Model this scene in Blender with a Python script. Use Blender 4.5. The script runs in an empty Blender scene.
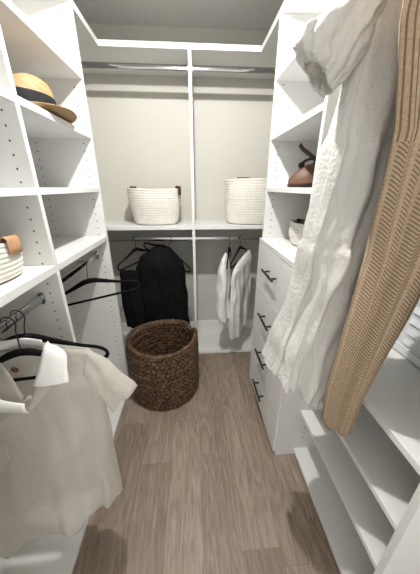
import bpy, bmesh, math, random
from mathutils import Vector, Matrix, noise
PI = math.pi
S = bpy.context.scene
C = S.collection
random.seed(7)

# ------------------------------------------------------------------ materials
def new_mat(name):
    m = bpy.data.materials.new(name); m.use_nodes = True
    nt = m.node_tree
    return m, nt, nt.nodes['Principled BSDF']
def math_node(nt, op, a, b=None, c=None):
    n = nt.nodes.new('ShaderNodeMath'); n.operation = op
    for i, v in enumerate((a, b, c)):
        if v is None: continue
        if isinstance(v, (int, float)): n.inputs[i].default_value = v
        else: nt.links.new(v, n.inputs[i])
    return n.outputs[0]
def noise_node(nt, vec, scale, detail=3, rough=.5):
    n = nt.nodes.new('ShaderNodeTexNoise'); n.inputs['Scale'].default_value = scale
    n.inputs['Detail'].default_value = detail; n.inputs['Roughness'].default_value = rough
    if vec is not None: nt.links.new(vec, n.inputs['Vector'])
    return n.outputs['Fac']
def coord(nt, which='Object'):
    return nt.nodes.new('ShaderNodeTexCoord').outputs[which]
def mix_col(nt, fac, a, b):
    n = nt.nodes.new('ShaderNodeMix'); n.data_type = 'RGBA'
    for k, v in ((0, fac), (6, a), (7, b)):
        if isinstance(v, (int, float)): n.inputs[k].default_value = v
        elif isinstance(v, tuple): n.inputs[k].default_value = (*v, 1)
        else: nt.links.new(v, n.inputs[k])
    return n.outputs[2]
def bump(nt, bs, h, strength=.3, dist=.002):
    n = nt.nodes.new('ShaderNodeBump'); n.inputs['Strength'].default_value = strength
    n.inputs['Distance'].default_value = dist
    nt.links.new(h, n.inputs['Height']); nt.links.new(n.outputs[0], bs.inputs['Normal'])
def plain(name, col, rough=.5, metal=0, var=.06, scale=40, bmp=0, bscale=200, bdist=.001):
    m, nt, b = new_mat(name)
    co = coord(nt)
    f = noise_node(nt, co, scale)
    nt.links.new(mix_col(nt, f, tuple(c*(1-var) for c in col), tuple(min(1, c*(1+var)) for c in col)), b.inputs['Base Color'])
    b.inputs['Roughness'].default_value = rough; b.inputs['Metallic'].default_value = metal
    if bmp: bump(nt, b, noise_node(nt, co, bscale, 4, .6), bmp, bdist)
    return m
def panel_mat(name, cols, z_off=0.0):
    """white board drilled with columns of shelf-pin holes at the given world x"""
    m, nt, b = new_mat(name)
    g = nt.nodes.new('ShaderNodeNewGeometry')
    sp = nt.nodes.new('ShaderNodeSeparateXYZ'); nt.links.new(g.outputs['Position'], sp.inputs[0])
    z = math_node(nt, 'SUBTRACT', math_node(nt, 'FRACT', math_node(nt, 'DIVIDE', math_node(nt, 'ADD', sp.outputs['Z'], z_off), .0365)), .5)
    z = math_node(nt, 'MULTIPLY', z, .0365)
    tot = None
    for cx in cols:
        dx = math_node(nt, 'SUBTRACT', sp.outputs['X'], cx)
        d = math_node(nt, 'SQRT', math_node(nt, 'ADD', math_node(nt, 'MULTIPLY', dx, dx), math_node(nt, 'MULTIPLY', z, z)))
        k = math_node(nt, 'LESS_THAN', d, .0032)
        tot = k if tot is None else math_node(nt, 'MAXIMUM', tot, k)
    nt.links.new(mix_col(nt, tot, WHITE, (.09, .08, .07)), b.inputs['Base Color'])
    b.inputs['Roughness'].default_value = .42
    return m
WHITE = (.77, .77, .755)
M = {}
M['white'] = plain('white_melamine', WHITE, .4, 0, .01, 30)
M['white_front'] = plain('white_drawer_front', (.82, .82, .805), .38, 0, .01, 30)
M['panel_left'] = panel_mat('drilled_white_board', (-.514, -.737))
M['panel_low'] = panel_mat('drilled_white_board_low', (.54, .70), .009)
M['panel_right'] = panel_mat('drilled_white_board_mirror', (.443, .672), .004)
M['wall'] = plain('warm_white_wall_paint', (.605, .588, .535), .75, 0, .02, 12, .15, 180, .0006)
M['ceiling'] = plain('ceiling_paint', (.74, .73, .70), .9, 0, .05, 25, .5, 70, .003)
M['trim'] = plain('white_trim_paint', (.82, .82, .80), .35, 0, .01, 20)
M['chrome'] = plain('brushed_chrome', (.42, .42, .42), .14, 1, .04, 60)
M['black_metal'] = plain('black_metal', (.012, .012, .013), .42, .3, .1, 60)
M['velvet'] = plain('black_velvet', (.008, .008, .009), .85, 0, .2, 300)
M['leather'] = plain('brown_leather', (.10, .042, .024), .55, 0, .3, 60, .3, 220)
M['tan_leather'] = plain('tan_leather', (.50, .27, .15), .55, 0, .25, 60, .3, 220)
M['dark_leather'] = plain('dark_brown_leather', (.045, .02, .015), .5, 0, .3, 60, .3, 220)
M['black_cloth'] = plain('black_cloth', (.005, .005, .006), .95, 0, .4, 120, .8, 260, .003)
M['white_cloth'] = plain('white_cotton', (.80, .79, .76), .85, 0, .05, 60, .5, 260, .001)
M['grey_cloth'] = plain('pale_grey_cotton', (.76, .76, .73), .85, 0, .08, 60, .8, 170, .003)
M['ribbon'] = plain('black_ribbon', (.012, .012, .013), .7, 0, .2, 200)
for k_ in ('black_cloth', 'velvet', 'ribbon'): M[k_].node_tree.nodes['Principled BSDF'].inputs['Specular IOR Level'].default_value = .08
M['vent_paint'] = plain('pale_grey_vent_enamel', (.70, .73, .75), .4, 0, .02, 30)
M['vent_dark'] = plain('vent_shadow_gap', (.25, .26, .27), .7, 0, .02, 30)
M['button'] = plain('brown_button', (.16, .06, .03), .4, 0, .2, 100)

def rope_mat():
    m, nt, b = new_mat('white_cotton_rope')
    co = coord(nt)
    f = noise_node(nt, co, 45, 4)
    nt.links.new(mix_col(nt, f, (.68, .65, .58), (.86, .84, .78)), b.inputs['Base Color'])
    b.inputs['Roughness'].default_value = .9
    bump(nt, b, noise_node(nt, co, 260, 3), .6, .002)
    return m
M['rope'] = rope_mat()
def wicker_mat():
    m, nt, b = new_mat('brown_woven_water_hyacinth')
    co = coord(nt)
    f = noise_node(nt, co, 38, 4, .65)
    cr = nt.nodes.new('ShaderNodeValToRGB'); nt.links.new(f, cr.inputs[0])
    e = cr.color_ramp.elements
    e[0].position = .3; e[0].color = (.022, .011, .006, 1)
    e[1].position = .75; e[1].color = (.23, .12, .058, 1)
    x = cr.color_ramp.elements.new(.5); x.color = (.08, .039, .019, 1)
    nt.links.new(cr.outputs[0], b.inputs['Base Color'])
    b.inputs['Roughness'].default_value = .42
    mp = nt.nodes.new('ShaderNodeMapping'); mp.inputs['Scale'].default_value = (1, 1, 5)
    nt.links.new(co, mp.inputs[0])
    bump(nt, b, noise_node(nt, mp.outputs[0], 90, 3), .7, .003)
    return m
M['wicker'] = wicker_mat()
def straw_mat():
    m, nt, b = new_mat('plaited_straw')
    co = coord(nt)
    w = nt.nodes.new('ShaderNodeTexWave'); w.wave_type = 'RINGS'; w.rings_direction = 'Z'
    w.inputs['Scale'].default_value = 60; w.inputs['Distortion'].default_value = 2
    nt.links.new(co, w.inputs['Vector'])
    f = noise_node(nt, co, 120, 4, .7)
    mx = math_node(nt, 'ADD', math_node(nt, 'MULTIPLY', w.outputs['Fac'], .3), math_node(nt, 'MULTIPLY', f, .7))
    nt.links.new(mix_col(nt, mx, (.20, .11, .042), (.47, .31, .15)), b.inputs['Base Color'])
    b.inputs['Roughness'].default_value = .65
    bump(nt, b, mx, .5, .002)
    return m
M['straw'] = straw_mat()
def floor_mat():
    m, nt, b = new_mat('grey_brown_oak_planks')
    co = coord(nt)
    sp = nt.nodes.new('ShaderNodeSeparateXYZ'); nt.links.new(co, sp.inputs[0])
    PW, PL = .152, 1.22
    xi = math_node(nt, 'DIVIDE', math_node(nt, 'ADD', sp.outputs['X'], 3.03), PW)
    ix = math_node(nt, 'FLOOR', xi); fx = math_node(nt, 'FRACT', xi)
    wn = nt.nodes.new('ShaderNodeTexWhiteNoise'); wn.noise_dimensions = '1D'; nt.links.new(ix, wn.inputs['W'])
    yi = math_node(nt, 'DIVIDE', math_node(nt, 'ADD', math_node(nt, 'ADD', sp.outputs['Y'], 4), math_node(nt, 'MULTIPLY', wn.outputs['Value'], PL)), PL)
    iy = math_node(nt, 'FLOOR', yi); fy = math_node(nt, 'FRACT', yi)
    wn2 = nt.nodes.new('ShaderNodeTexWhiteNoise'); wn2.noise_dimensions = '2D'
    cb = nt.nodes.new('ShaderNodeCombineXYZ'); nt.links.new(ix, cb.inputs[0]); nt.links.new(iy, cb.inputs[1]); nt.links.new(cb.outputs[0], wn2.inputs['Vector'])
    rnd = wn2.outputs['Value']
    # grain: coordinates shifted per plank, stretched along the plank
    c2 = nt.nodes.new('ShaderNodeCombineXYZ')
    nt.links.new(math_node(nt, 'ADD', math_node(nt, 'MULTIPLY', sp.outputs['X'], 1.0), math_node(nt, 'MULTIPLY', rnd, 17.)), c2.inputs[0])
    nt.links.new(math_node(nt, 'ADD', math_node(nt, 'MULTIPLY', sp.outputs['Y'], .085), math_node(nt, 'MULTIPLY', rnd, 9.)), c2.inputs[1])
    g1 = noise_node(nt, c2.outputs[0], 22, 4, .6)
    g2 = noise_node(nt, c2.outputs[0], 130, 5, .7)
    c3 = nt.nodes.new('ShaderNodeCombineXYZ')
    nt.links.new(math_node(nt, 'ADD', sp.outputs['X'], math_node(nt, 'MULTIPLY', rnd, 5.)), c3.inputs[0])
    nt.links.new(math_node(nt, 'MULTIPLY', sp.outputs['Y'], .16), c3.inputs[1])
    big = noise_node(nt, c3.outputs[0], 9, 2, .5)
    ring = math_node(nt, 'FRACT', math_node(nt, 'MULTIPLY', big, 12))          # cathedral figure
    ring = math_node(nt, 'ABSOLUTE', math_node(nt, 'SUBTRACT', ring, .5))
    t = math_node(nt, 'ADD', math_node(nt, 'MULTIPLY', g1, .36), math_node(nt, 'MULTIPLY', g2, .54))
    t = math_node(nt, 'ADD', t, math_node(nt, 'MULTIPLY', ring, .22))
    t = math_node(nt, 'ADD', t, math_node(nt, 'MULTIPLY', math_node(nt, 'SUBTRACT', rnd, .5), .14))
    cr = nt.nodes.new('ShaderNodeValToRGB'); nt.links.new(t, cr.inputs[0])
    e = cr.color_ramp.elements
    e[0].position = .28; e[0].color = (.125, .090, .066, 1)
    e[1].position = .74; e[1].color = (.40, .325, .26, 1)
    x = e.new(.5); x.color = (.235, .180, .138, 1)
    seam = math_node(nt, 'LESS_THAN', math_node(nt, 'MINIMUM', fx, math_node(nt, 'SUBTRACT', 1, fx)), .007)
    seam2 = math_node(nt, 'LESS_THAN', fy, .0012)
    sm = math_node(nt, 'MULTIPLY', math_node(nt, 'MAXIMUM', seam, seam2), .35)
    nt.links.new(mix_col(nt, sm, cr.outputs[0], (.05, .037, .03)), b.inputs['Base Color'])
    b.inputs['Roughness'].default_value = .5
    bump(nt, b, t, .25, .0015)
    return m
M['floor'] = floor_mat()
def sheer_mat():
    m, nt, b = new_mat('sheer_white_cotton')
    co = coord(nt)
    f = noise_node(nt, co, 50, 4)
    col = mix_col(nt, f, (.84, .81, .77), (.93, .91, .87))
    nt.links.new(col, b.inputs['Base Color']); b.inputs['Roughness'].default_value = .75
    mp = nt.nodes.new('ShaderNodeMapping'); mp.inputs['Scale'].default_value = (1, 1, .45); mp.inputs['Rotation'].default_value = (0, .5, 0)
    nt.links.new(co, mp.inputs[0])
    cr_ = math_node(nt, 'ABSOLUTE', math_node(nt, 'SUBTRACT', noise_node(nt, mp.outputs[0], 13, 3, .55), .5))
    bump(nt, b, math_node(nt, 'ADD', math_node(nt, 'MULTIPLY', cr_, 3), math_node(nt, 'MULTIPLY', noise_node(nt, co, 300, 3), .1)), .7, .012)
    tl = nt.nodes.new('ShaderNodeBsdfTranslucent'); nt.links.new(col, tl.inputs[0])
    tp = nt.nodes.new('ShaderNodeBsdfTransparent')
    a = nt.nodes.new('ShaderNodeMixShader'); a.inputs[0].default_value = .66
    nt.links.new(b.outputs[0], a.inputs[1]); nt.links.new(tl.outputs[0], a.inputs[2])
    c = nt.nodes.new('ShaderNodeMixShader'); c.inputs[0].default_value = .36
    nt.links.new(a.outputs[0], c.inputs[1]); nt.links.new(tp.outputs[0], c.inputs[2])
    nt.links.new(c.outputs[0], nt.nodes['Material Output'].inputs[0])
    return m
M['sheer'] = sheer_mat()
def gauze_mat():
    m, nt, b = new_mat('crinkled_white_gauze')
    co = coord(nt)
    mp = nt.nodes.new('ShaderNodeMapping'); mp.inputs['Scale'].default_value = (1, 1, .3); nt.links.new(co, mp.inputs[0])
    f = noise_node(nt, mp.outputs[0], 70, 5, .65)
    col = mix_col(nt, f, (.72, .70, .66), (.88, .87, .84))
    nt.links.new(col, b.inputs['Base Color']); b.inputs['Roughness'].default_value = .85
    v = nt.nodes.new('ShaderNodeTexVoronoi'); v.inputs['Scale'].default_value = 120; nt.links.new(co, v.inputs['Vector'])
    h = math_node(nt, 'ADD', f, math_node(nt, 'MULTIPLY', v.outputs['Distance'], .22))
    bump(nt, b, h, .9, .007)
    tl = nt.nodes.new('ShaderNodeBsdfTranslucent'); nt.links.new(col, tl.inputs[0])
    a = nt.nodes.new('ShaderNodeMixShader'); a.inputs[0].default_value = .25
    nt.links.new(b.outputs[0], a.inputs[1]); nt.links.new(tl.outputs[0], a.inputs[2])
    nt.links.new(a.outputs[0], nt.nodes['Material Output'].inputs[0])
    return m
M['gauze'] = gauze_mat()
def chevron_mat():
    m, nt, b = new_mat('beige_chevron_openwork_knit')
    uv = coord(nt, 'UV')
    sp = nt.nodes.new('ShaderNodeSeparateXYZ'); nt.links.new(uv, sp.inputs[0])
    u = math_node(nt, 'DIVIDE', sp.outputs['X'], .026)
    fu = math_node(nt, 'ABSOLUTE', math_node(nt, 'SUBTRACT', math_node(nt, 'FRACT', u), .5))
    tri = math_node(nt, 'MULTIPLY', fu, .036)
    w = math_node(nt, 'FRACT', math_node(nt, 'DIVIDE', math_node(nt, 'ADD', sp.outputs['Y'], tri), .0085))
    gap = math_node(nt, 'LESS_THAN', w, .40)
    rib = math_node(nt, 'LESS_THAN', fu, .09)
    gap = math_node(nt, 'MULTIPLY', gap, math_node(nt, 'SUBTRACT', 1, rib))
    pl = math_node(nt, 'LESS_THAN', math_node(nt, 'FRACT', math_node(nt, 'DIVIDE', sp.outputs['X'], .0072)), .32)
    up = math_node(nt, 'GREATER_THAN', sp.outputs['Y'], .20)       # gathered yoke above the openwork
    gap = math_node(nt, 'ADD', math_node(nt, 'MULTIPLY', gap, math_node(nt, 'SUBTRACT', 1, up)), math_node(nt, 'MULTIPLY', pl, up))
    co = coord(nt)
    f = noise_node(nt, co, 180, 3)
    yarn = mix_col(nt, f, (.30, .215, .135), (.56, .43, .30))
    nt.links.new(mix_col(nt, math_node(nt, 'MULTIPLY', gap, .8), yarn, (.13, .08, .045)), b.inputs['Base Color'])
    b.inputs['Roughness'].default_value = .9
    bump(nt, b, math_node(nt, 'SUBTRACT', f, gap), .6, .003)
    return m
M['chevron'] = chevron_mat()
def emit_mat(name, col, s):
    m, nt, b = new_mat(name)
    b.inputs['Base Color'].default_value = (*col, 1)
    b.inputs['Emission Color'].default_value = (*col, 1); b.inputs['Emission Strength'].default_value = s
    return m
M['bulb'] = emit_mat('warm_white_bulb', (1, .985, .945), 2900)

# ------------------------------------------------------------------ object helpers
BASE = {}
def thing(name, label, cat, loc, group=None):
    o = bpy.data.objects.new(name, None); C.objects.link(o)
    o.location = loc; o.empty_display_size = .05
    o['label'] = label; o['category'] = cat
    if group: o['group'] = group
    BASE[o] = Vector(loc)
    return o
def obj(name, bm, mat, parent=None, smooth=False, label=None, loc=None, kind=None, bevel=0, solid=0):
    """link the bmesh (built in world coordinates) as one mesh object"""
    base = BASE[parent] if parent else Vector(loc or (0, 0, 0))
    bmesh.ops.translate(bm, verts=bm.verts, vec=-base)
    bmesh.ops.recalc_face_normals(bm, faces=bm.faces)
    me = bpy.data.meshes.new(name); bm.to_mesh(me); bm.free()
    o = bpy.data.objects.new(name, me); C.objects.link(o)
    me.materials.append(mat)
    if smooth: me.polygons.foreach_set('use_smooth', [True]*len(me.polygons))
    if parent: o.parent = parent
    else: o.location = base
    BASE[o] = base
    if label: o['label'] = label
    if kind: o['kind'] = kind
    if bevel:
        b = o.modifiers.new('bevel', 'BEVEL'); b.width = bevel; b.segments = 2; b.limit_method = 'ANGLE'
    if solid:
        s = o.modifiers.new('solid', 'SOLIDIFY'); s.thickness = solid; s.offset = 0
    return o
def tag(o, label, cat, group=None):
    o['label'] = label; o['category'] = cat
    if group: o['group'] = group
    return o
def box(bm, x0, x1, y0, y1, z0, z1):
    v = [bm.verts.new((x, y, z)) for z in (z0, z1) for x, y in ((x0, y0), (x1, y0), (x1, y1), (x0, y1))]
    for f in ((3, 2, 1, 0), (4, 5, 6, 7), (0, 1, 5, 4), (1, 2, 6, 5), (2, 3, 7, 6), (3, 0, 4, 7)):
        bm.faces.new([v[i] for i in f])
    return bm
def BX(*a): return box(bmesh.new(), *a)
def tube(bm, pts, r, n=8, closed=False, sx=1, sz=1, cap=True):
    """sweep an ellipse along points; r may be a list"""
    pts = [Vector(p) for p in pts]; N = len(pts)
    rr = r if isinstance(r, (list, tuple)) else [r]*N
    rings = []; prev = None
    for i, p in enumerate(pts):
        if closed: t = pts[(i+1) % N]-pts[i-1]
        else: t = pts[min(i+1, N-1)]-pts[max(i-1, 0)]
        t.normalize()
        if prev is None:
            a = Vector((0, 0, 1)) if abs(t.z) < .9 else Vector((0, 1, 0))
            nrm = (a - t*a.dot(t)).normalized()
        else: nrm = (prev - t*prev.dot(t)).normalized()
        prev = nrm; bn = t.cross(nrm)
        rings.append([bm.verts.new(p + (nrm*math.cos(2*PI*k/n)*sz + bn*math.sin(2*PI*k/n)*sx)*rr[i]) for k in range(n)])
    M_ = N if closed else N-1
    for i in range(M_):
        A = rings[i]; B = rings[(i+1) % N]
        for k in range(n): bm.faces.new((A[k], A[(k+1) % n], B[(k+1) % n], B[k]))
    if cap and not closed:
        bm.faces.new(rings[0][::-1]); bm.faces.new(rings[-1])
    return bm
def spline(pts, per=8, closed=False):
    pts = [Vector(p) for p in pts]; out = []; N = len(pts)
    for i in range(N if closed else N-1):
        if closed: p0, p1, p2, p3 = pts[i-1], pts[i], pts[(i+1) % N], pts[(i+2) % N]
        else: p0, p1, p2, p3 = pts[max(i-1, 0)], pts[i], pts[i+1], pts[min(i+2, N-1)]
        for k in range(per):
            t = k/per
            out.append(.5*((2*p1)+(-p0+p2)*t+(2*p0-5*p1+4*p2-p3)*t*t+(-p0+3*p1-3*p2+p3)*t**3))
    if not closed: out.append(pts[-1])
    return out
def loft(rings, close=True, cap0=False, cap1=False, skip=None, girth=None):
    bm = bmesh.new(); uvl = bm.loops.layers.uv.new('UVMap')
    V = [[bm.verts.new(p) for p in r] for r in rings]
    n = len(rings[0]); U = []
    for r in rings:
        acc = [0]
        for k in range(n): acc.append(acc[-1]+(Vector(r[(k+1) % n])-Vector(r[k])).length)
        U.append(acc)
    for i in range(len(V)-1):
        for k in range(n if close else n-1):
            if skip and skip(i, k): continue
            k2 = (k+1) % n
            f = bm.faces.new((V[i][k], V[i][k2], V[i+1][k2], V[i+1][k]))
            for lp, (a, b) in zip(f.loops, ((i, k), (i, k+1), (i+1, k+1), (i+1, k))):
                lp[uvl].uv = (girth*b/n if girth else U[a][b], V[a][b % n].co.z-1.2)
    if cap0: bm.faces.new(V[0][::-1])
    if cap1: bm.faces.new(V[-1])
    return bm
def lerp_table(tab, t):
    """tab: rows (t, v1, v2, ...) -> smooth interpolated values"""
    for i in range(len(tab)-1):
        a, b = tab[i], tab[i+1]
        if t <= b[0] or i == len(tab)-2:
            s = max(0, min(1, (t-a[0])/(b[0]-a[0])))
            s = s*s*(3-2*s)*.5+s*.5
            return [x+(y-x)*s for x, y in zip(a[1:], b[1:])]

# ------------------------------------------------------------------ dimensions
XL, XR, XK = -.474, .404, .500                 # front planes: left shelving, right tower, low rack
WL, WR, WB, CE = -.83, .78, 2.10, 2.27         # room walls and ceiling
T = .019
YP0, YP1 = .845, .864                          # left partition
YE0, YE1 = 1.400, 1.419                        # left end panel
YN = .29                                       # near ends
YB = 1.739                                     # front of the back unit
ZT = 2.017                                     # underside of the top board

# ------------------------------------------------------------------ room
def struct(name, bm, mat):
    o = obj(name, bm, mat); o['kind'] = 'structure'; return o
struct('floor', BX(WL-.1, WR+.1, -.7, WB+.1, -.08, 0), M['floor'])
struct('ceiling', BX(WL-.1, WR+.1, -.7, WB+.1, CE, CE+.08), M['ceiling'])
struct('wall_left', BX(WL-.1, WL, -.7, WB+.1, 0, CE), M['wall'])
struct('wall_right', BX(WR, WR+.1, -.7, WB+.1, 0, CE), M['wall'])
struct('wall_back', BX(WL, WR, WB, WB+.1, 0, CE), M['wall'])
bm = BX(WL, WR, WB-.014, WB, 0.02, .105); box(bm, WL, WR, WB-.009, WB, .105, .118)
struct('baseboard_back', bm, M['trim'])

# ------------------------------------------------------------------ left shelving
t = thing('shelving_unit', 'white open shelving along the left wall with drilled side panels, hat and basket on it', 'shelving', ((WL+XL)/2, .85, 0))
for y0, y1 in ((YN, YN+T), (YP0, YP1), (YE0, YE1)):
    obj('side_panel', BX(WL, XL, y0, y1, 1.07, ZT), M['panel_left'], t, bevel=.001)
    obj('side_panel', BX(WL, XL, y0, y1, 0, 1.045), M['panel_left'], t, bevel=.001)
for z in (1.296, 1.533, 1.763):
    for y0, y1 in ((YN+T, YP0), (YP1, YE0)):
        obj('shelf', BX(WL, XL, y0, y1, z, z+.021), M['white'], t, bevel=.001)
for y0, y1 in ((YN+T, YP0), (YP1, YE0)):
    obj('bottom_shelf', BX(WL, XL, y0, y1, 0, .02), M['white'], t, bevel=.001)
tag(obj('countertop', BX(WL, XL, YN, YE1, 1.045, 1.07), M['white'], loc=(-.65, .85, 1.045), bevel=.001),
    'white counter shelf at waist height along the left wall under the open shelves', 'shelf')

# ------------------------------------------------------------------ back hanging unit
t = thing('hanging_unit', 'white double-hang section across the back wall with one centre divider', 'closet section', (.006, 1.9, 0))
DX = .006
obj('divider', BX(DX-T/2, DX+T/2, YB, WB-.014, 0.0, ZT), M['white'], t, bevel=.001)
for x0, x1 in ((WL, DX-T/2), (DX+T/2, WR)):
    obj('shelf', BX(x0, x1, YB, WB, 1.045, 1.07), M['white'], t, bevel=.001)
    obj('bottom_shelf', BX(x0, x1, YB, WB-.014, 0, .02), M['white'], t, bevel=.001)

# ------------------------------------------------------------------ top board running round three sides
bm = bmesh.new()
out = [(WL, YN), (XL, YN), (XL-.005, YB), (XR+.002, YB), (XR, YN), (WR, YN), (WR, WB), (WL, WB)]
lo = [bm.verts.new((x, y, ZT)) for x, y in out]; hi = [bm.verts.new((x, y, ZT+.028)) for x, y in out]
bm.faces.new(lo[::-1]); bm.faces.new(hi)
for i in range(8): bm.faces.new((lo[i], lo[(i+1) % 8], hi[(i+1) % 8], hi[i]))
tag(obj('top_shelf', bm, M['white'], loc=(0, 1.9, ZT), bevel=.001), 'white top shelf running round three sides just below the ceiling', 'shelf')

# ------------------------------------------------------------------ right drawer tower
XD = .390
t = thing('drawer_tower', 'white tower on the right with open shelves above four drawers', 'cabinet', (.58, 1.14, 0))
TY0, TY1 = .852, 1.426
for y0, y1 in ((TY0, TY0+T), (TY1-T, TY1)):
    obj('side_panel', BX(XR, WR, y0, y1, 1.045, ZT), M['panel_right'], t, bevel=.001)
    obj('side_panel', BX(XR, WR, y0, y1, 0, 1.022), M['panel_low'], t, bevel=.001)
for z in (1.297, 1.537, 1.779):
    obj('shelf', BX(XR, WR, TY0+T, TY1-T, z, z+.021), M['white'], t, bevel=.001)
obj('drawer_top', BX(XD, WR, TY0, TY1, 1.022, 1.045), M['white'], t, bevel=.001)
obj('bottom_board', BX(XR+.004, WR, TY0+T, TY1-T, .03, .049), M['white'], t)
obj('kick_board', BX(XR+.03, XR+.049, TY0+T, TY1-T, 0, .03), M['white'], t)
ZS = [1.019, .770, .492, .283, .030]
for i in range(4):
    z1, z0 = ZS[i]-.0015, ZS[i+1]+.0015
    d = obj('drawer', BX(XD, XR-.001, TY0+.001, TY1-.002, z0, z1), M['white_front'], t, bevel=.001)
    box_ = bmesh.new()
    zc = (z0+z1)/2 + .02
    yc = 1.135
    tube(box_, [(XD-.030, yc-.088, zc), (XD-.030, yc+.088, zc)], .0062, 10)
    for s in (-1, 1): tube(box_, [(XD, yc+s*.055, zc), (XD-.030, yc+s*.055, zc)], .005, 8)
    obj('handle', box_, M['black_metal'], d, smooth=True, label='black bar handle')

# ------------------------------------------------------------------ low rack on the right
t = thing('shoe_rack', 'low white rack of three open shelves under a counter, along the right wall', 'rack', (.64, .58, 0))
RY0, RY1 = .319, TY0
for z in (.030, .298, .499):
    obj('shelf', BX(XK, WR, RY0, RY1, z, z+.019), M['white'], t, bevel=.001)
obj('plinth', BX(XK+.012, XK+.03, RY0, RY1, 0, .030), M['white'], t)
obj('countertop', BX(XK, WR, RY0, RY1, .712, .734), M['white'], t, bevel=.001)
tag(obj('end_panel', BX(XK, WR, RY0-T, RY0, 0, ZT), M['white'], loc=(.64, .31, 0), bevel=.001),
    'tall white end panel closing the near side of the low rack, bottom right corner', 'panel')

# ------------------------------------------------------------------ wall vent
t = thing('wall_vent', 'pale grey louvred vent panel on the right wall just above the rack counter', 'vent', (WR, .58, .745))
x0 = WR-.012
bm = bmesh.new()
vy0, vy1, vz0, vz1 = .36, .785, .74, 1.08
box(bm, x0, WR, vy0, vy1, vz0, vz0+.03); box(bm, x0, WR, vy0, vy1, vz1-.03, vz1)
box(bm, x0, WR, vy0, vy0+.03, vz0+.03, vz1-.03); box(bm, x0, WR, vy1-.03, vy1, vz0+.03, vz1-.03)
obj('frame', bm, M['vent_paint'], t, bevel=.002)
obj('backing', BX(WR-.004, WR, vy0+.03, vy1-.03, vz0+.03, vz1-.03), M['vent_paint'], t)
bm = bmesh.new()
for k in range(6):
    z = .79+k*.042
    v = [bm.verts.new(p) for p in ((WR-.004, .42, z), (WR-.004, .725, z), (WR-.011, .725, z-.006), (WR-.011, .42, z-.006), (WR-.004, .42, z+.014), (WR-.004, .725, z+.014))]
    bm.faces.new((v[0], v[1], v[2], v[3])); bm.faces.new((v[3], v[2], v[5], v[4])); bm.faces.new((v[0], v[3], v[4])); bm.faces.new((v[1], v[5], v[2]))
obj('louvers', bm, M['vent_paint'], t)

# ------------------------------------------------------------------ rods
def rod(label, p0, p1, group='chrome hanging rods'):
    p0, p1 = Vector(p0), Vector(p1); mid = (p0+p1)/2; d = (p1-p0).normalized()
    t = thing('closet_rod', label, 'rod', mid, group)
    bm = bmesh.new(); side = d.cross(Vector((0, 0, 1)))
    n = 20; ends = []
    prof = []
    for k in range(n):
        a = 2*PI*k/n
        prof.append(side*.0075*math.copysign(abs(math.cos(a))**.7, math.cos(a)) + Vector((0, 0, .015*math.copysign(abs(math.sin(a))**.8, math.sin(a)))))
    A = [bm.verts.new(p0+q) for q in prof]; B = [bm.verts.new(p1+q) for q in prof]
    for k in range(n): bm.faces.new((A[k], A[(k+1) % n], B[(k+1) % n], B[k]))
    obj('bar', bm, M['chrome'], t, smooth=True)
    for e, s in ((p0, 1), (p1, -1)):
        bm = bmesh.new()
        A = [bm.verts.new(e+q*1.5) for q in prof]; B = [bm.verts.new(e+q*1.5+d*s*.007) for q in prof]
        for k in range(n): bm.faces.new((A[k], A[(k+1) % n], B[(k+1) % n], B[k]))
        bm.faces.new(A[::-1]); bm.faces.new(B)
        obj('bracket', bm, M['chrome'], t)
    return t
RX, RZ = -.545, .958
rod('chrome rod below the left counter, nearer bay, two hangers on it', (RX, YN+T, RZ-.008), (RX, YP0, RZ-.008))
rod('chrome rod below the left counter, farther bay, one empty hanger on it', (RX, YP1, RZ+.006), (RX, YE0, RZ+.006))
BYR = 1.82
rod('chrome rod under the top shelf, left of the centre divider', (WL, BYR, 1.963), (DX-T/2, BYR, 1.963))
rod('chrome rod under the top shelf, right of the centre divider', (DX+T/2, BYR, 1.963), (WR, BYR, 1.963))
rod('chrome rod below the middle shelf holding black clothes, left of the divider', (WL, BYR, .968), (DX-T/2, BYR, .968))
rod('chrome rod below the middle shelf holding pale tops, right of the divider', (DX+T/2, BYR, .968), (WR, BYR, .968))
RRX, RRZ = .50, 1.93
rod('chrome rod high on the right carrying the white dress and beige knit', (RRX, RY0, RRZ), (RRX, TY0, RRZ))

# ------------------------------------------------------------------ hangers
def hanger(label, rodpt, yaw, half=.23, drop=.075, roll=0, group='black velvet hangers'):
    """rodpt: rod centre; yaw: direction of the hanger's +u side in plan; roll tips +u down"""
    P = Vector(rodpt)
    t = thing('clothes_hanger', label, 'hanger', P + Vector((0, 0, -drop)), group)
    R = Matrix.Rotation(yaw, 3, 'Z') @ Matrix.Rotation(roll, 3, 'Y')
    W = lambda u, z, w=0: P + R @ Vector((u, w, z))
    h = half
    sh = [(0, 0), (.13*h/.23*.23/.23*.25, -.004), (.35*h, -.020), (.65*h, -.041), (.87*h, -.052), (.97*h, -.064), (1.0*h, -.080), (.96*h, -.094), (.85*h, -.100), (.4*h, -.100)]
    path = [(u, z-drop) for u, z in sh] + [(-u, z-drop) for u, z in sh[::-1]][:-1]
    pts = spline([W(u, z) for u, z in path], 5, closed=True)
    bm = bmesh.new()
    rr = []
    for p in pts:
        dz = (R.inverted() @ (p-P)).z + drop
        rr.append(.0054 + .0062*max(0, min(1, 1+dz/.045)))
    tube(bm, pts, rr, 8, closed=True, sx=.8, sz=1.15)
    obj('frame', bm, M['velvet'], t, smooth=True)
    r = .0205
    hook = [W(0, -drop), W(.002, -drop*.75), W(.012, -.026), W(.0195, -.010)]
    for k in range(0, 13):
        a = -.2 + k/12*3.5
        hook.append(W(r*math.cos(a), r*math.sin(a)))
    bm = bmesh.new(); tube(bm, spline(hook, 3), .0019, 8)
    obj('hook', bm, M['black_metal'], t, smooth=True)
    return t, W
hanger('black velvet hanger behind the sheer white shirt, its rounded tip poking past the collar', (RX, .708, RZ-.008), -.05, .245, roll=-.06)
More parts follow.
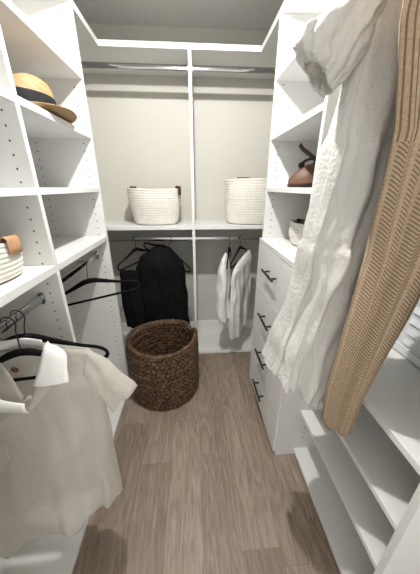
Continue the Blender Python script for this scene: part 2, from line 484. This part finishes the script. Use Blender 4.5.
hanger('black velvet hanger inside the neck of the sheer white shirt', (RX, .665, RZ-.008), -.03, .225, .102, roll=-.12)
hanger('empty black hanger on the left rod in front of the drilled end panel', (RX, 1.20, RZ+.006), .06, .235, .085, roll=-.20)
hanger('black hanger by the left end panel holding the narrow folded black garment', (-.425, BYR, .968), 1.18, .215)
hanger('black hanger sticking out right of the black top, tip across the divider', (-.172, BYR, .968), -.62, .235, .072, roll=.30)
hanger('black hanger with the white blouse, nearer the divider', (.272, BYR, .968), 1.36, .20, .08)
hanger('black hanger with one bare arm carrying the pale grey top', (.352, BYR, .968), 1.13, .225, .072)
hanger('black hanger inside the shoulders of the white tiered dress', (RRX, .662, RRZ), 0, .20)
hanger('black hanger inside the top of the beige knit garment', (RRX, .528, RRZ), 0, .16)

# ------------------------------------------------------------------ garments
def garment(name, label, cat, mat, rows, n=96, K=26, folds=(7, .006, .4), zslope=None, seed=0, solid=.0016, skip=None, base=None, sq=.8, crinkle=.003, group=None):
    """rows: (t, xl, xr, yc, b, z_left, z_right); closed cross-sections, left edge xl to right edge xr"""
    rings = []
    for i in range(K+1):
        tt = i/K
        xl, xr, yc, b, zl, zr, fa = lerp_table(rows, tt)
        ring = []
        for k in range(n):
            a = 2*PI*k/n
            c, s = math.cos(a), math.sin(a)
            u = math.copysign(abs(c)**sq, c); w = math.copysign(abs(s)**sq, s)
            x = (xl+xr)/2 + u*(xr-xl)/2
            y = yc + w*b
            f = fa*(math.sin(folds[0]*a + folds[2]*4*tt + seed) * .6 + math.sin(folds[0]*2.3*a + seed*2 - 3*tt)*.4)
            y += f*(.35+.65*abs(s)); x += f*.5*c
            z = zl+(zr-zl)*(u*.5+.5)
            nz = noise.noise_vector(Vector((x*14+seed*3, y*14, z*9)))
            p = Vector((x, y, z)) + nz*crinkle*min(1, tt*4+.2)
            p.z += f*.8*max(0, tt*4-3)
            ring.append(p)
        rings.append(ring)
    return rings
# sheer white shirt, left foreground ---------------------------------------
def shirt():
    t = thing('shirt', 'sheer white short-sleeved shirt hanging in the left foreground with collar open', 'shirt', (RX, .62, .88))
    n, K = 120, 44
    NX = -.535
    KL, KR = 86, 96
    rings = []
    for i in range(K+1):
        tt = i/K
        xl, xr, yl, yr, b, fa = lerp_table([
            (0,   -.755, -.325, .662, .655, .010, .000),
            (.06, -.765, -.315, .655, .648, .022, .001),
            (.2,  -.765, -.305, .635, .635, .045, .003),
            (.5,  -.775, -.292, .595, .615, .055, .010),
            (.8,  -.785, -.290, .555, .600, .058, .015),
            (1.,  -.790, -.285, .530, .590, .060, .017)], tt)
        ring = []
        for k in range(n):
            a = 2*PI*k/n; c, s = math.cos(a), math.sin(a)
            u = math.copysign(abs(c)**.75, c); w = math.copysign(abs(s)**.8, s)
            q = u*.5+.5
            x = xl+(xr-xl)*q
            yc = yl+(yr-yl)*q
            f = fa*(.6*math.sin(9*a+1+2.5*tt)+.4*math.sin(17*a-2*tt+x*6))
            y = yc + w*b + f*(.4+.6*abs(s))
            d = abs(x-NX)
            zs = .878 - .14*max(0, d-.06)                       # shoulder line
            hem = .135 + .14*q**1.3 + .016*math.sin(x*34+.6) + .008*math.sin(x*80)
            z = zs+(hem-zs)*tt
            nz = noise.noise_vector(Vector((x*11, y*11+3, z*8)))
            wr = noise.noise(Vector((x*7+z*5, z*4-x*3, 2.))) + .5*noise.noise(Vector((x*16-z*10, z*9, 5.)))
            ring.append(Vector((x, y-.011*wr*min(1, tt*5)*(1 if s < 0 else .5), z))+nz*.007*min(1, tt*3))
        l0, r0 = ring[KL].x, ring[KR].x
        if tt < .19: l, r = NX-.072+.10*tt/.19, NX+.088-.040*tt/.19
        else: l, r = NX+.028, NX+.048
        bl = max(0, min(1, (.34-tt)/.15))
        l = l0+(l-l0)*bl; r = r0+(r-r0)*bl
        for k in range(n//2+1, n):
            x = ring[k].x
            if k <= KL: ring[k].x = xl+(x-xl)*(l-xl)/(l0-xl)
            elif k >= KR: ring[k].x = r+(x-r0)*(xr-r)/(xr-r0)
            else: ring[k].x = l+(x-l0)*(r-l)/(r0-l0)
        rings.append(ring)
    def skip(i, k):
        p = rings[i][k]; tt = i/K
        if k > n//2:
            return tt < .19 and KL <= k < KR
        return tt < .03 and abs(p.x-NX) < .07
    obj('body', loft(rings, skip=skip), M['sheer'], t, smooth=True, solid=.0012)
    # right sleeve, then left sleeve
    def sleeve(pts, mirror=False):
        rg = []
        for (c, ax, bx) in pts:
            pass
        return rg
    for side in (1, -1):
        rg = []
        m_ = 40
        for i in range(17):
            s = i/16
            cx, cy, cz, wx, wy, tilt = lerp_table([
                (0,  .188, .646, .792, .066, .018, .18),
                (.3, .222, .640, .772, .068, .026, .45),
                (.7, .268, .630, .730, .066, .034, .75),
                (1., .300, .622, .694, .068, .038, .95)], s)
            row = []
            for k in range(m_):
                a = 2*PI*k/m_
                # ring in the plane across the sleeve
                e = math.cos(a)*wx; g = math.sin(a)*wy
                rip = (.003+.006*s)*math.sin(5*a+3*s)
                dx = e*math.sin(tilt); dz = e*math.cos(tilt)
                p = Vector((NX+side*(cx+dx*.8), cy+g+rip, cz+dz))
                p += noise.noise_vector(p*15)*.010
                row.append(p)
            rg.append(row)
        obj('sleeve', loft(rg), M['sheer'], t, smooth=True, solid=.0012)
    # collar: back band inside the neck, two open lapels in front
    def sheet(name, A, B, mt, thick=.002, rows=6, per=5, puff=.006):
        A = spline(A, per); B = spline(B, per); rg = []
        for j in range(rows+1):
            q = j/rows
            rg.append([a.lerp(b, q)+Vector((0, -puff*math.sin(PI*q), 0)) for a, b in zip(A, B)])
        return obj(name, loft(rg, close=False), mt, t, smooth=True, solid=thick)
    sheet('collar_band', [(-.62, .668, .884), (-.58, .682, .882), (-.53, .686, .886), (-.47, .672, .885)],
          [(-.62, .674, .850), (-.58, .690, .845), (-.53, .692, .850), (-.47, .680, .852)], M['white_cloth'])
    sheet('lapel', [(-.446, .662, .888), (-.440, .625, .886), (-.452, .594, .830), (-.468, .580, .790)],
          [(-.415, .645, .882), (-.374, .614, .874), (-.368, .592, .838), (-.364, .578, .802)], M['white_cloth'], rows=8, per=8)
    sheet('placket', [(-.452, .585, .800), (-.470, .576, .765), (-.487, .568, .725)],
          [(-.415, .580, .785), (-.452, .570, .745), (-.480, .564, .716)], M['sheer'])
    sheet('lapel', [(-.626, .655, .884), (-.622, .612, .862), (-.612, .590, .80), (-.600, .578, .758)],
          [(-.655, .645, .878), (-.690, .606, .855), (-.686, .580, .79), (-.675, .566, .742)], M['white_cloth'], rows=8, per=8)
    sheet('placket', [(-.600, .584, .775), (-.560, .574, .752), (-.495, .566, .742)],
          [(-.625, .570, .735), (-.570, .562, .718), (-.488, .560, .712)], M['white_cloth'])
    bm = bmesh.new(); LB = Vector((-.562, .650, .793))
    tube(bm, [LB, LB+Vector((0, .004, .001))], .011, 16)
    obj('neck_label', bm, M['button'], t, label='small round brown neck label')
    # breast pocket
    sheet('pocket', [(-.70, .562, .62), (-.64, .560, .625), (-.58, .564, .625)], [(-.70, .540, .50), (-.64, .535, .495), (-.58, .545, .50)], M['sheer'], .0012, puff=.004)
shirt()

# white tiered dress -----------------------------------------------------------
t = thing('dress', 'long white tiered gauze dress with a puffed sleeve hanging on the right', 'dress', (.50, .66, 1.2))
tab = [  # t, xl, xr, yc, b, zl, zr, fold
    (0.0, .375, .630, .665, .018, 1.845, 1.845, 0.0000),
    (.05, .345, .650, .662, .035, 1.79, 1.79, 0.0014),
    (.25, .348, .650, .660, .052, 1.53, 1.53, 0.0068),
    (.33, .338, .645, .660, .054, 1.43, 1.43, 0.0068),
    (.34, .334, .642, .660, .062, 1.415, 1.415, 0.0149),
    (.43, .322, .630, .660, .064, 1.30, 1.29, 0.0135),
    (.53, .312, .610, .660, .064, 1.18, 1.16, 0.0135),
    (.54, .306, .606, .660, .072, 1.165, 1.145, 0.0230),
    (.67, .288, .565, .660, .074, 1.015, 1.00, 0.0203),
    (.78, .266, .515, .660, .076, .910, .880, 0.0216),
    (.88, .250, .482, .660, .078, .830, .750, 0.0230),
    (1.0, .235, .470, .655, .078, .765, .600, 0.0243)]
obj('body', loft(garment('', '', '', None, tab, n=200, K=110, folds=(8, 0, .5), seed=1.3, crinkle=.012)), M['gauze'], t, smooth=True, solid=.0018)
rg = []
for i in range(29):
    s = i/28
    cx, cy, cz, r1, r2, tilt = lerp_table([
        (0,   .400, .655, 1.765, .060, .030, 1.1),
        (.30, .340, .645, 1.695, .090, .045, .80),
        (.55, .306, .640, 1.630, .090, .050, .30),
        (.75, .290, .635, 1.588, .075, .044, -.05),
        (.88, .278, .632, 1.552, .056, .034, -.40),
        (1.,  .272, .630, 1.528, .044, .024, -.75)], s)
    row = []
    for k in range(72):
        a = 2*PI*k/72
        rip = .004*math.sin(7*a+3*s)*math.sin(PI*min(1, s*1.2)) + .002*math.sin(15*a+5*s)
        e = math.cos(a)*(r1+rip); g = math.sin(a)*(r2+rip)
        p = Vector((cx+e*math.cos(tilt), cy+g, cz+e*math.sin(tilt)*.9))
        row.append(p+noise.noise_vector(p*18)*.013+noise.noise_vector(p*45)*.006)
    rg.append(row)
obj('sleeve', loft(rg), M['gauze'], t, smooth=True, solid=.0018)
rg2 = []
for row in rg: rg2.append([Vector((1.0-p.x, p.y, p.z)) for p in row])
obj('sleeve', loft(rg2), M['gauze'], t, smooth=True, solid=.0018)

# beige knit -------------------------------------------------------------------
KY = .528
tab = [
    (0.0, .36, .64, KY, .016, 1.855, 1.855, .0),
    (.05, .345, .665, KY, .028, 1.80, 1.80, .002),
    (.25, .358, .65, KY, .034, 1.58, 1.58, .008),
    (.40, .398, .60, KY, .038, 1.42, 1.42, .012),
    (.60, .404, .560, KY, .038, 1.15, 1.12, .015),
    (.75, .392, .520, KY, .036, .93, .92, .013),
    (.88, .386, .486, KY, .034, .79, .76, .012),
    (1.0, .388, .484, KY, .030, .645, .605, .009)]
tag(obj('knit_garment', loft(garment('', '', '', None, tab, n=160, K=80, folds=(6, 0, .15), seed=.4, crinkle=.002, sq=.9), girth=.36), M['chevron'], loc=(.46, KY, 1.2), smooth=True, solid=.003),
    'long beige openwork chevron knit garment hanging in front of the white dress', 'garment')

# black clothes at the back ------------------------------------------------------
tab = [
    (0.0, -.285, -.215, 1.735, .030, .925, .925, .0),
    (.06, -.310, -.185, 1.725, .050, .905, .905, .002),
    (.14, -.375, -.105, 1.715, .062, .865, .865, .003),
    (.26, -.410, -.070, 1.710, .070, .80, .80, .006),
    (.6,  -.414, -.060, 1.705, .078, .57, .57, .010),
    (1.,  -.414, -.045, 1.705, .080, .32, .30, .014)]
r = garment('', '', '', None, tab, n=96, K=40, folds=(7, 0, .6), seed=2, crinkle=.014)
tag(obj('top', loft(r, cap0=True), M['black_cloth'], loc=(-.24, 1.71, .6), smooth=True, solid=.002),
    'bulky black top hanging behind the brown wicker hamper', 'top')
tab = [
    (0.0, -.485, -.375, 1.595, .014, .805, .80, .0),
    (.05, -.492, -.370, 1.595, .024, .79, .785, .002),
    (.5,  -.500, -.365, 1.590, .030, .58, .58, .005),
    (1.,  -.492, -.352, 1.590, .030, .395, .345, .006)]
r = garment('', '', '', None, tab, n=72, K=24, folds=(5, 0, .4), seed=4, crinkle=.005)
tag(obj('folded_garment', loft(r, cap0=True), M['black_cloth'], loc=(-.45, 1.655, .6), smooth=True, solid=.002),
    'narrow folded black garment hanging just left of the bulky black top', 'garment')

# pale clothes at the back ---------------------------------------------------------
def draped(name, label, cat, mat, c, yaw, rows, seed):
    r = garment('', '', '', None, rows, n=80, K=34, folds=(6, 0, .5), seed=seed, crinkle=.013)
    R = Matrix.Rotation(yaw, 3, 'Z'); c = Vector(c)
    r = [[R @ (p-Vector((0, 0, 0))) + Vector((c.x, c.y, 0)) for p in row] for row in r]
    return tag(obj(name, loft(r, cap0=True), mat, loc=(c.x, c.y, .6), smooth=True, solid=.002), label, cat)
draped('blouse', 'narrow white blouse on the first hanger right of the divider', 'blouse', M['white_cloth'], (.222, 1.70, 0), 1.30,
       [(0, -.08, .05, 0, .010, .850, .875, 0), (.1, -.10, .08, 0, .030, .80, .84, .003), (.5, -.11, .10, 0, .036, .62, .64, .016), (1, -.10, .09, -.005, .036, .37, .42, .018)], 1)
draped('draped_top', 'pale grey-white top draped over one arm of the hanger nearest the drawers', 'top', M['grey_cloth'], (.355, 1.745, 0), .95,
       [(0, -.09, .14, 0, .012, .795, .865, 0), (.08, -.125, .155, 0, .026, .755, .83, .003), (.5, -.135, .16, 0, .032, .53, .56, .016), (.8, -.135, .15, 0, .03, .35, .36, .018), (1, -.125, .145, 0, .026, .185, .28, .018)], 3)

# ------------------------------------------------------------------ rope baskets
def rope_basket(label, cx, cy, z0, h, rt, rb, rows, seed, handles, group='white rope baskets'):
    """rt / rb: (rx, ry) at rim and base"""
    t = thing('rope_basket', label, 'basket', (cx, cy, z0), group)
    n = 96; per = 6; rg = []; N = rows*per
    def P(a, q, off):
        bul = math.sin(PI*min(1, q*1.1))*.006
        rx = rb[0]+(rt[0]-rb[0])*q**.8+off+bul; ry = rb[1]+(rt[1]-rb[1])*q**.8+off+bul
        c, s = math.cos(a), math.sin(a)
        w = noise.noise(Vector((c*1.6+seed, s*1.6, q*1.5)))*.006
        e = .88
        return Vector((cx+math.copysign(abs(c)**e, c)*(rx+w), cy+math.copysign(abs(s)**e, s)*(ry+w), z0+h*q+ (.004*math.sin(2*a+seed)+w*.5)*q))
    for i in range(4): rg.append([P(2*PI*k/n, 0, -rb[0]*(.9-.3*i))*1 for k in range(n)])
    for i in range(N+1):
        q = i/N
        off = .0030*abs(math.sin(PI*i/per))
        rg.append([P(2*PI*k/n, q, off - (.008*(1-q/.06) if q < .06 else 0)) for k in range(n)])
    for i in range(N, -1, -2):
        q = i/N
        rg.append([P(2*PI*k/n, max(q, .04), -.009) for k in range(n)])
    for i in range(1, 4): rg.append([P(2*PI*k/n, .04, -.009-(rb[0]*.28)*i) for k in range(n)])
    obj('body', loft(rg), M['rope'], t, smooth=True)
    for (ang, w, hh, mt) in handles:          # leather tab folded over the rim
        pr = []
        for j, (off, dz) in enumerate(((.0095, -hh), (.0095, -hh*.5), (.0095, .002), (.004, .009), (-.006, .009), (-.0125, .002), (-.0125, -hh*.6))):
            row = []
            for k in range(9):
                a = ang + (k/8-.5)*w
                p = P(a, 1, off); p.z += dz+(.006 if dz > 0 else 0)
                row.append(p)
            pr.append(row)
        obj('handle', loft(pr, close=False), M[mt], t, smooth=True, label='brown leather handle' if mt != 'tan_leather' else 'tan leather handle tab', solid=.003)
    return t
rope_basket('wide white rope basket on the back shelf, left of the centre divider', -.262, 1.895, 1.07, .240, (.186, .130), (.150, .115), 15, 1, [(-.45, .26, .042, 'leather'), (PI*.84, .30, .014, 'leather')])
rope_basket('taller white rope basket on the back shelf, right of the centre divider', .425, 1.895, 1.07, .300, (.180, .135), (.165, .125), 18, 5, [(PI*.55, .46, .012, 'leather'), (-.75, .45, .035, 'leather')])
rope_basket('white rope basket with tan tab on the left counter', -.640, .708, 1.07, .105, (.126, .122), (.116, .112), 8, 9, [(.22, .50, .034, 'tan_leather'), (PI+.6, .3, .03, 'tan_leather')])
rope_basket('small white rope basket on top of the drawers holding a dark strap', .575, 1.215, 1.045, .118, (.088, .080), (.070, .066), 11, 3, [])
# belt coiled in the small basket
bm = bmesh.new()
pts = []
for k in range(70):
    a = k*.22; r = .018+.0007*k
    pts.append((.572+r*math.cos(a)*.85, 1.212+r*math.sin(a)*.85, 1.150+.012*math.sin(a*1.3)))
tube(bm, pts, .017, 8, sx=.15, sz=1)
tag(obj('leather_strap', bm, M['dark_leather'], loc=(.572, 1.212, 1.14), smooth=True), 'dark brown leather strap coiled inside the small rope basket on the drawers', 'strap')

# ------------------------------------------------------------------ wicker hamper
def hamper():
    cx, cy, R0, H = -.215, 1.390, .212, .415
    t = thing('wicker_hamper', 'round brown woven wicker hamper standing open on the floor', 'hamper', (cx, cy, 0))
    rows, n, m_ = 15, 216, 8
    stakes = 30
    def rad(a, q): return R0*(.965+.05*math.sin(PI*q*.9))*(1+.018*math.sin(2*a+.6)*q)
    bm = bmesh.new()
    for r in range(rows):
        q = (r+.5)/rows
        for strand in (0, 1):
            pts = []
            for k in range(n):
                a = 2*PI*k/n
                ph = (1 if r % 2 else -1)*stakes*.8*a + r*1.3 + strand*PI
                off = .0095*math.sin(ph)
                zz = H*q + .0095*math.cos(ph) + .010*math.sin(2*a+1.2)*q
                if 0.28 < (a % (2*PI)) < .75 and r >= rows-2: zz -= .02*(r-rows+3)*math.sin((a-.28)/.47*PI)
                rr = rad(a, q)+off
                pts.append((cx+rr*math.cos(a), cy+rr*math.sin(a), zz))
            tube(bm, pts, .0125, m_, closed=True, sx=.75, sz=1.05)
    obj('woven_wall', bm, M['wicker'], t, smooth=True)
    bm = bmesh.new()
    for strand in (0, 1, 2):
        pts = []
        for k in range(n):
            a = 2*PI*k/n; ph = 36*a+strand*2*PI/3
            zz = H+.002+.010*math.sin(2*a+1.2)+.006*math.cos(ph)
            if 0.28 < a < .75: zz -= .035*math.sin((a-.28)/.47*PI)
            rr = rad(a, 1)+.004+.006*math.sin(ph)
            pts.append((cx+rr*math.cos(a), cy+rr*math.sin(a), zz))
        tube(bm, pts, .0085, 8, closed=True)
    obj('rim', bm, M['wicker'], t, smooth=True)
    bm = bmesh.new()
    for k in range(9): 
        rr = .022*k+.012
        tube(bm, [(cx+rr*math.cos(2*PI*j/60), cy+rr*math.sin(2*PI*j/60), .012+.003*math.sin(j*2+k)) for j in range(60)], .0118, 6, closed=True)
    obj('base', bm, M['wicker'], t, smooth=True)
hamper()

# ------------------------------------------------------------------ straw hat
def hat():
    cx, cy, z0 = -.585, 1.115, 1.5545
    t = thing('straw_hat', 'straw hat with a wide black ribbon on the upper left shelf, brim over the edge', 'hat', (cx, cy, z0))
    n = 96
    def prof(pr, fn=None):
        rg = []
        for (r, z) in pr:
            row = []
            for k in range(n):
                a = 2*PI*k/n
                p = Vector((cx+r*.93*math.cos(a), cy+r*1.06*math.sin(a), z0+z))
                if fn: p = fn(p, r, a)
                row.append(p)
            rg.append(row)
        return rg
    def brimf(p, r, a):
        s = max(0, (r-.085)/.07)
        p.z += .006*s*s*(1+math.cos(2*a))
        return p
    def crownf(p, r, a):
        top = max(0, (p.z-z0-.085)/.045)
        d = ((p.x-cx)/.03)**2
        p.z -= .024*top*math.exp(-d)*(1-.3*math.cos(a))   # centre crease
        return p
    obj('brim', loft(prof([(.090, .010), (.100, .006), (.12, .004), (.142, .004), (.163, .006), (.166, .008), (.163, .010), (.142, .008), (.12, .008), (.098, .011)], brimf)), M['straw'], t, smooth=True)
    obj('crown', loft(prof([(.098, .008), (.097, .030), (.095, .062), (.091, .088), (.083, .107), (.066, .117), (.045, .120), (.02, .121), (.002, .121)], crownf), cap1=True), M['straw'], t, smooth=True)
    obj('ribbon', loft(prof([(.0990, .010), (.1010, .012), (.0995, .033), (.0978, .062), (.0955, .065)])), M['ribbon'], t, smooth=True, label='wide black ribbon')
hat()

# ------------------------------------------------------------------ sandal
def sandal():
    z0 = 1.318; cx, cy = .545, 1.185
    t = thing('sandal', 'brown leather sandal with a dark ankle strap on the right tower shelf', 'sandal', (cx, cy, z0))
    # sole outline along -y (toe towards the room)
    outl = []
    for k in range(40):
        a = 2*PI*k/40
        y = .105*math.cos(a); x = (.036+.008*math.cos(a))*math.sin(a)
        outl.append((x, y))
    R = Matrix.Rotation(1.25, 3, 'Z')
    def Wd(x, y, z): v = R @ Vector((x, y, 0)); return Vector((cx+v.x, cy+v.y, z0+z))
    rg = []
    for (s, dz) in ((.9, .0), (1.0, .003), (1.0, .014), (.96, .018)):
        rg.append([Wd(x*s, y*s, dz+max(0, -y)*.0) for x, y in outl])
    obj('sole', loft(rg, cap0=True, cap1=True), M['dark_leather'], t, smooth=True)
    # vamp: arched upper over the toe half
    rg = []
    for i in range(13):
        s = i/12
        y = .100-.115*s
        w = (.018+.030*math.sin(min(1, s*1.6)*PI/2)); hh = .018+.062*math.sin(min(1, s*1.15)*PI/2)
        row = []
        for k in range(25):
            a = PI*k/24
            row.append(Wd(math.cos(a)*w, y+.012*math.sin(a)*s, .014+math.sin(a)*hh+.003*math.sin(9*a+5*s)))
        rg.append(row)
    obj('upper', loft(rg, close=False), M['leather'], t, smooth=True, solid=.004)
    bm = bmesh.new()
    tube(bm, spline([Wd(.040, -.02, .03), Wd(.02, -.03, .085), Wd(-.005, .0, .10), Wd(-.036, -.02, .05)], 8), .008, 8, sx=.45)
    obj('instep_strap', bm, M['leather'], t, smooth=True)
    bm = bmesh.new()
    tube(bm, spline([(.545, 1.235, z0+.030), (.520, 1.24, z0+.075), (.506, 1.235, z0+.098), (.530, 1.20, z0+.118), (.565, 1.165, z0+.105), (.60, 1.14, z0+.03)], 8), .0095, 8, sx=.5)
    tube(bm, spline([(.552, 1.185, z0+.112), (.527, 1.215, z0+.140), (.510, 1.25, z0+.165), (.503, 1.27, z0+.185)], 8), [.009]*24+[.005], 8, sx=.5)
    obj('ankle_strap', bm, M['dark_leather'], t, smooth=True)
    bm = bmesh.new()
    for k in range(1):
        tube(bm, [(.508+.012*math.cos(a), 1.235, z0+.096+.010*math.sin(a)) for a in [2*PI*j/16 for j in range(16)]], .0035, 6, closed=True)
    obj('buckle', bm, M['dark_leather'], t, smooth=True)
sandal()

# ------------------------------------------------------------------ ceiling lamp (above the frame)
LX, LY = -.02, .86
t = thing('ceiling_light', 'white ceiling lamp with an added light-blocking shade in the middle of the closet', 'lamp', (LX, LY, CE))
bm = bmesh.new(); tube(bm, [(LX, LY, CE-.02), (LX, LY, CE)], .06, 32)
obj('canopy', bm, M['trim'], t)
bm = bmesh.new(); tube(bm, [(LX, LY, CE-.085), (LX, LY, CE-.02)], .012, 12)
obj('stem', bm, M['trim'], t)
rg = [[Vector((LX+r*math.cos(2*PI*k/48), LY+r*math.sin(2*PI*k/48), CE+z)) for k in range(48)] for r, z in ((.012, -.070), (.07, -.080), (.135, -.124), (.131, -.126), (.068, -.086), (.012, -.076))]
obj('light_blocking_shade', loft(rg), M['trim'], t, smooth=True)  # unseen shade, added and shaped to keep direct lamplight off ceiling and upper wall
bm = bmesh.new(); bmesh.ops.create_icosphere(bm, subdivisions=3, radius=.020, matrix=Matrix.Translation((LX, LY, CE-.112)))
obj('bulb', bm, M['bulb'], t, smooth=True)

# ------------------------------------------------------------------ world, camera, view
w = bpy.data.worlds.new('adjoining_room_light'); S.world = w; w.use_nodes = True
w.node_tree.nodes['Background'].inputs[0].default_value = (1, .985, .955, 1)
w.node_tree.nodes['Background'].inputs[1].default_value = .95

cam = bpy.data.cameras.new('camera'); co = bpy.data.objects.new('camera', cam); C.objects.link(co)
cam.sensor_fit = 'HORIZONTAL'; cam.sensor_width = 36; cam.lens = 246.5/420*36
cam.clip_start = .01
yaw, pitch = .0685, -.3853
co.location = (0, 0, 1.3196)
co.rotation_euler = (PI/2+pitch, -.001, -yaw)
S.camera = co
S.view_settings.view_transform = 'Standard'; S.view_settings.look = 'None'
S.view_settings.exposure = .66; S.view_settings.gamma = 1; S.view_settings.use_curve_mapping = False
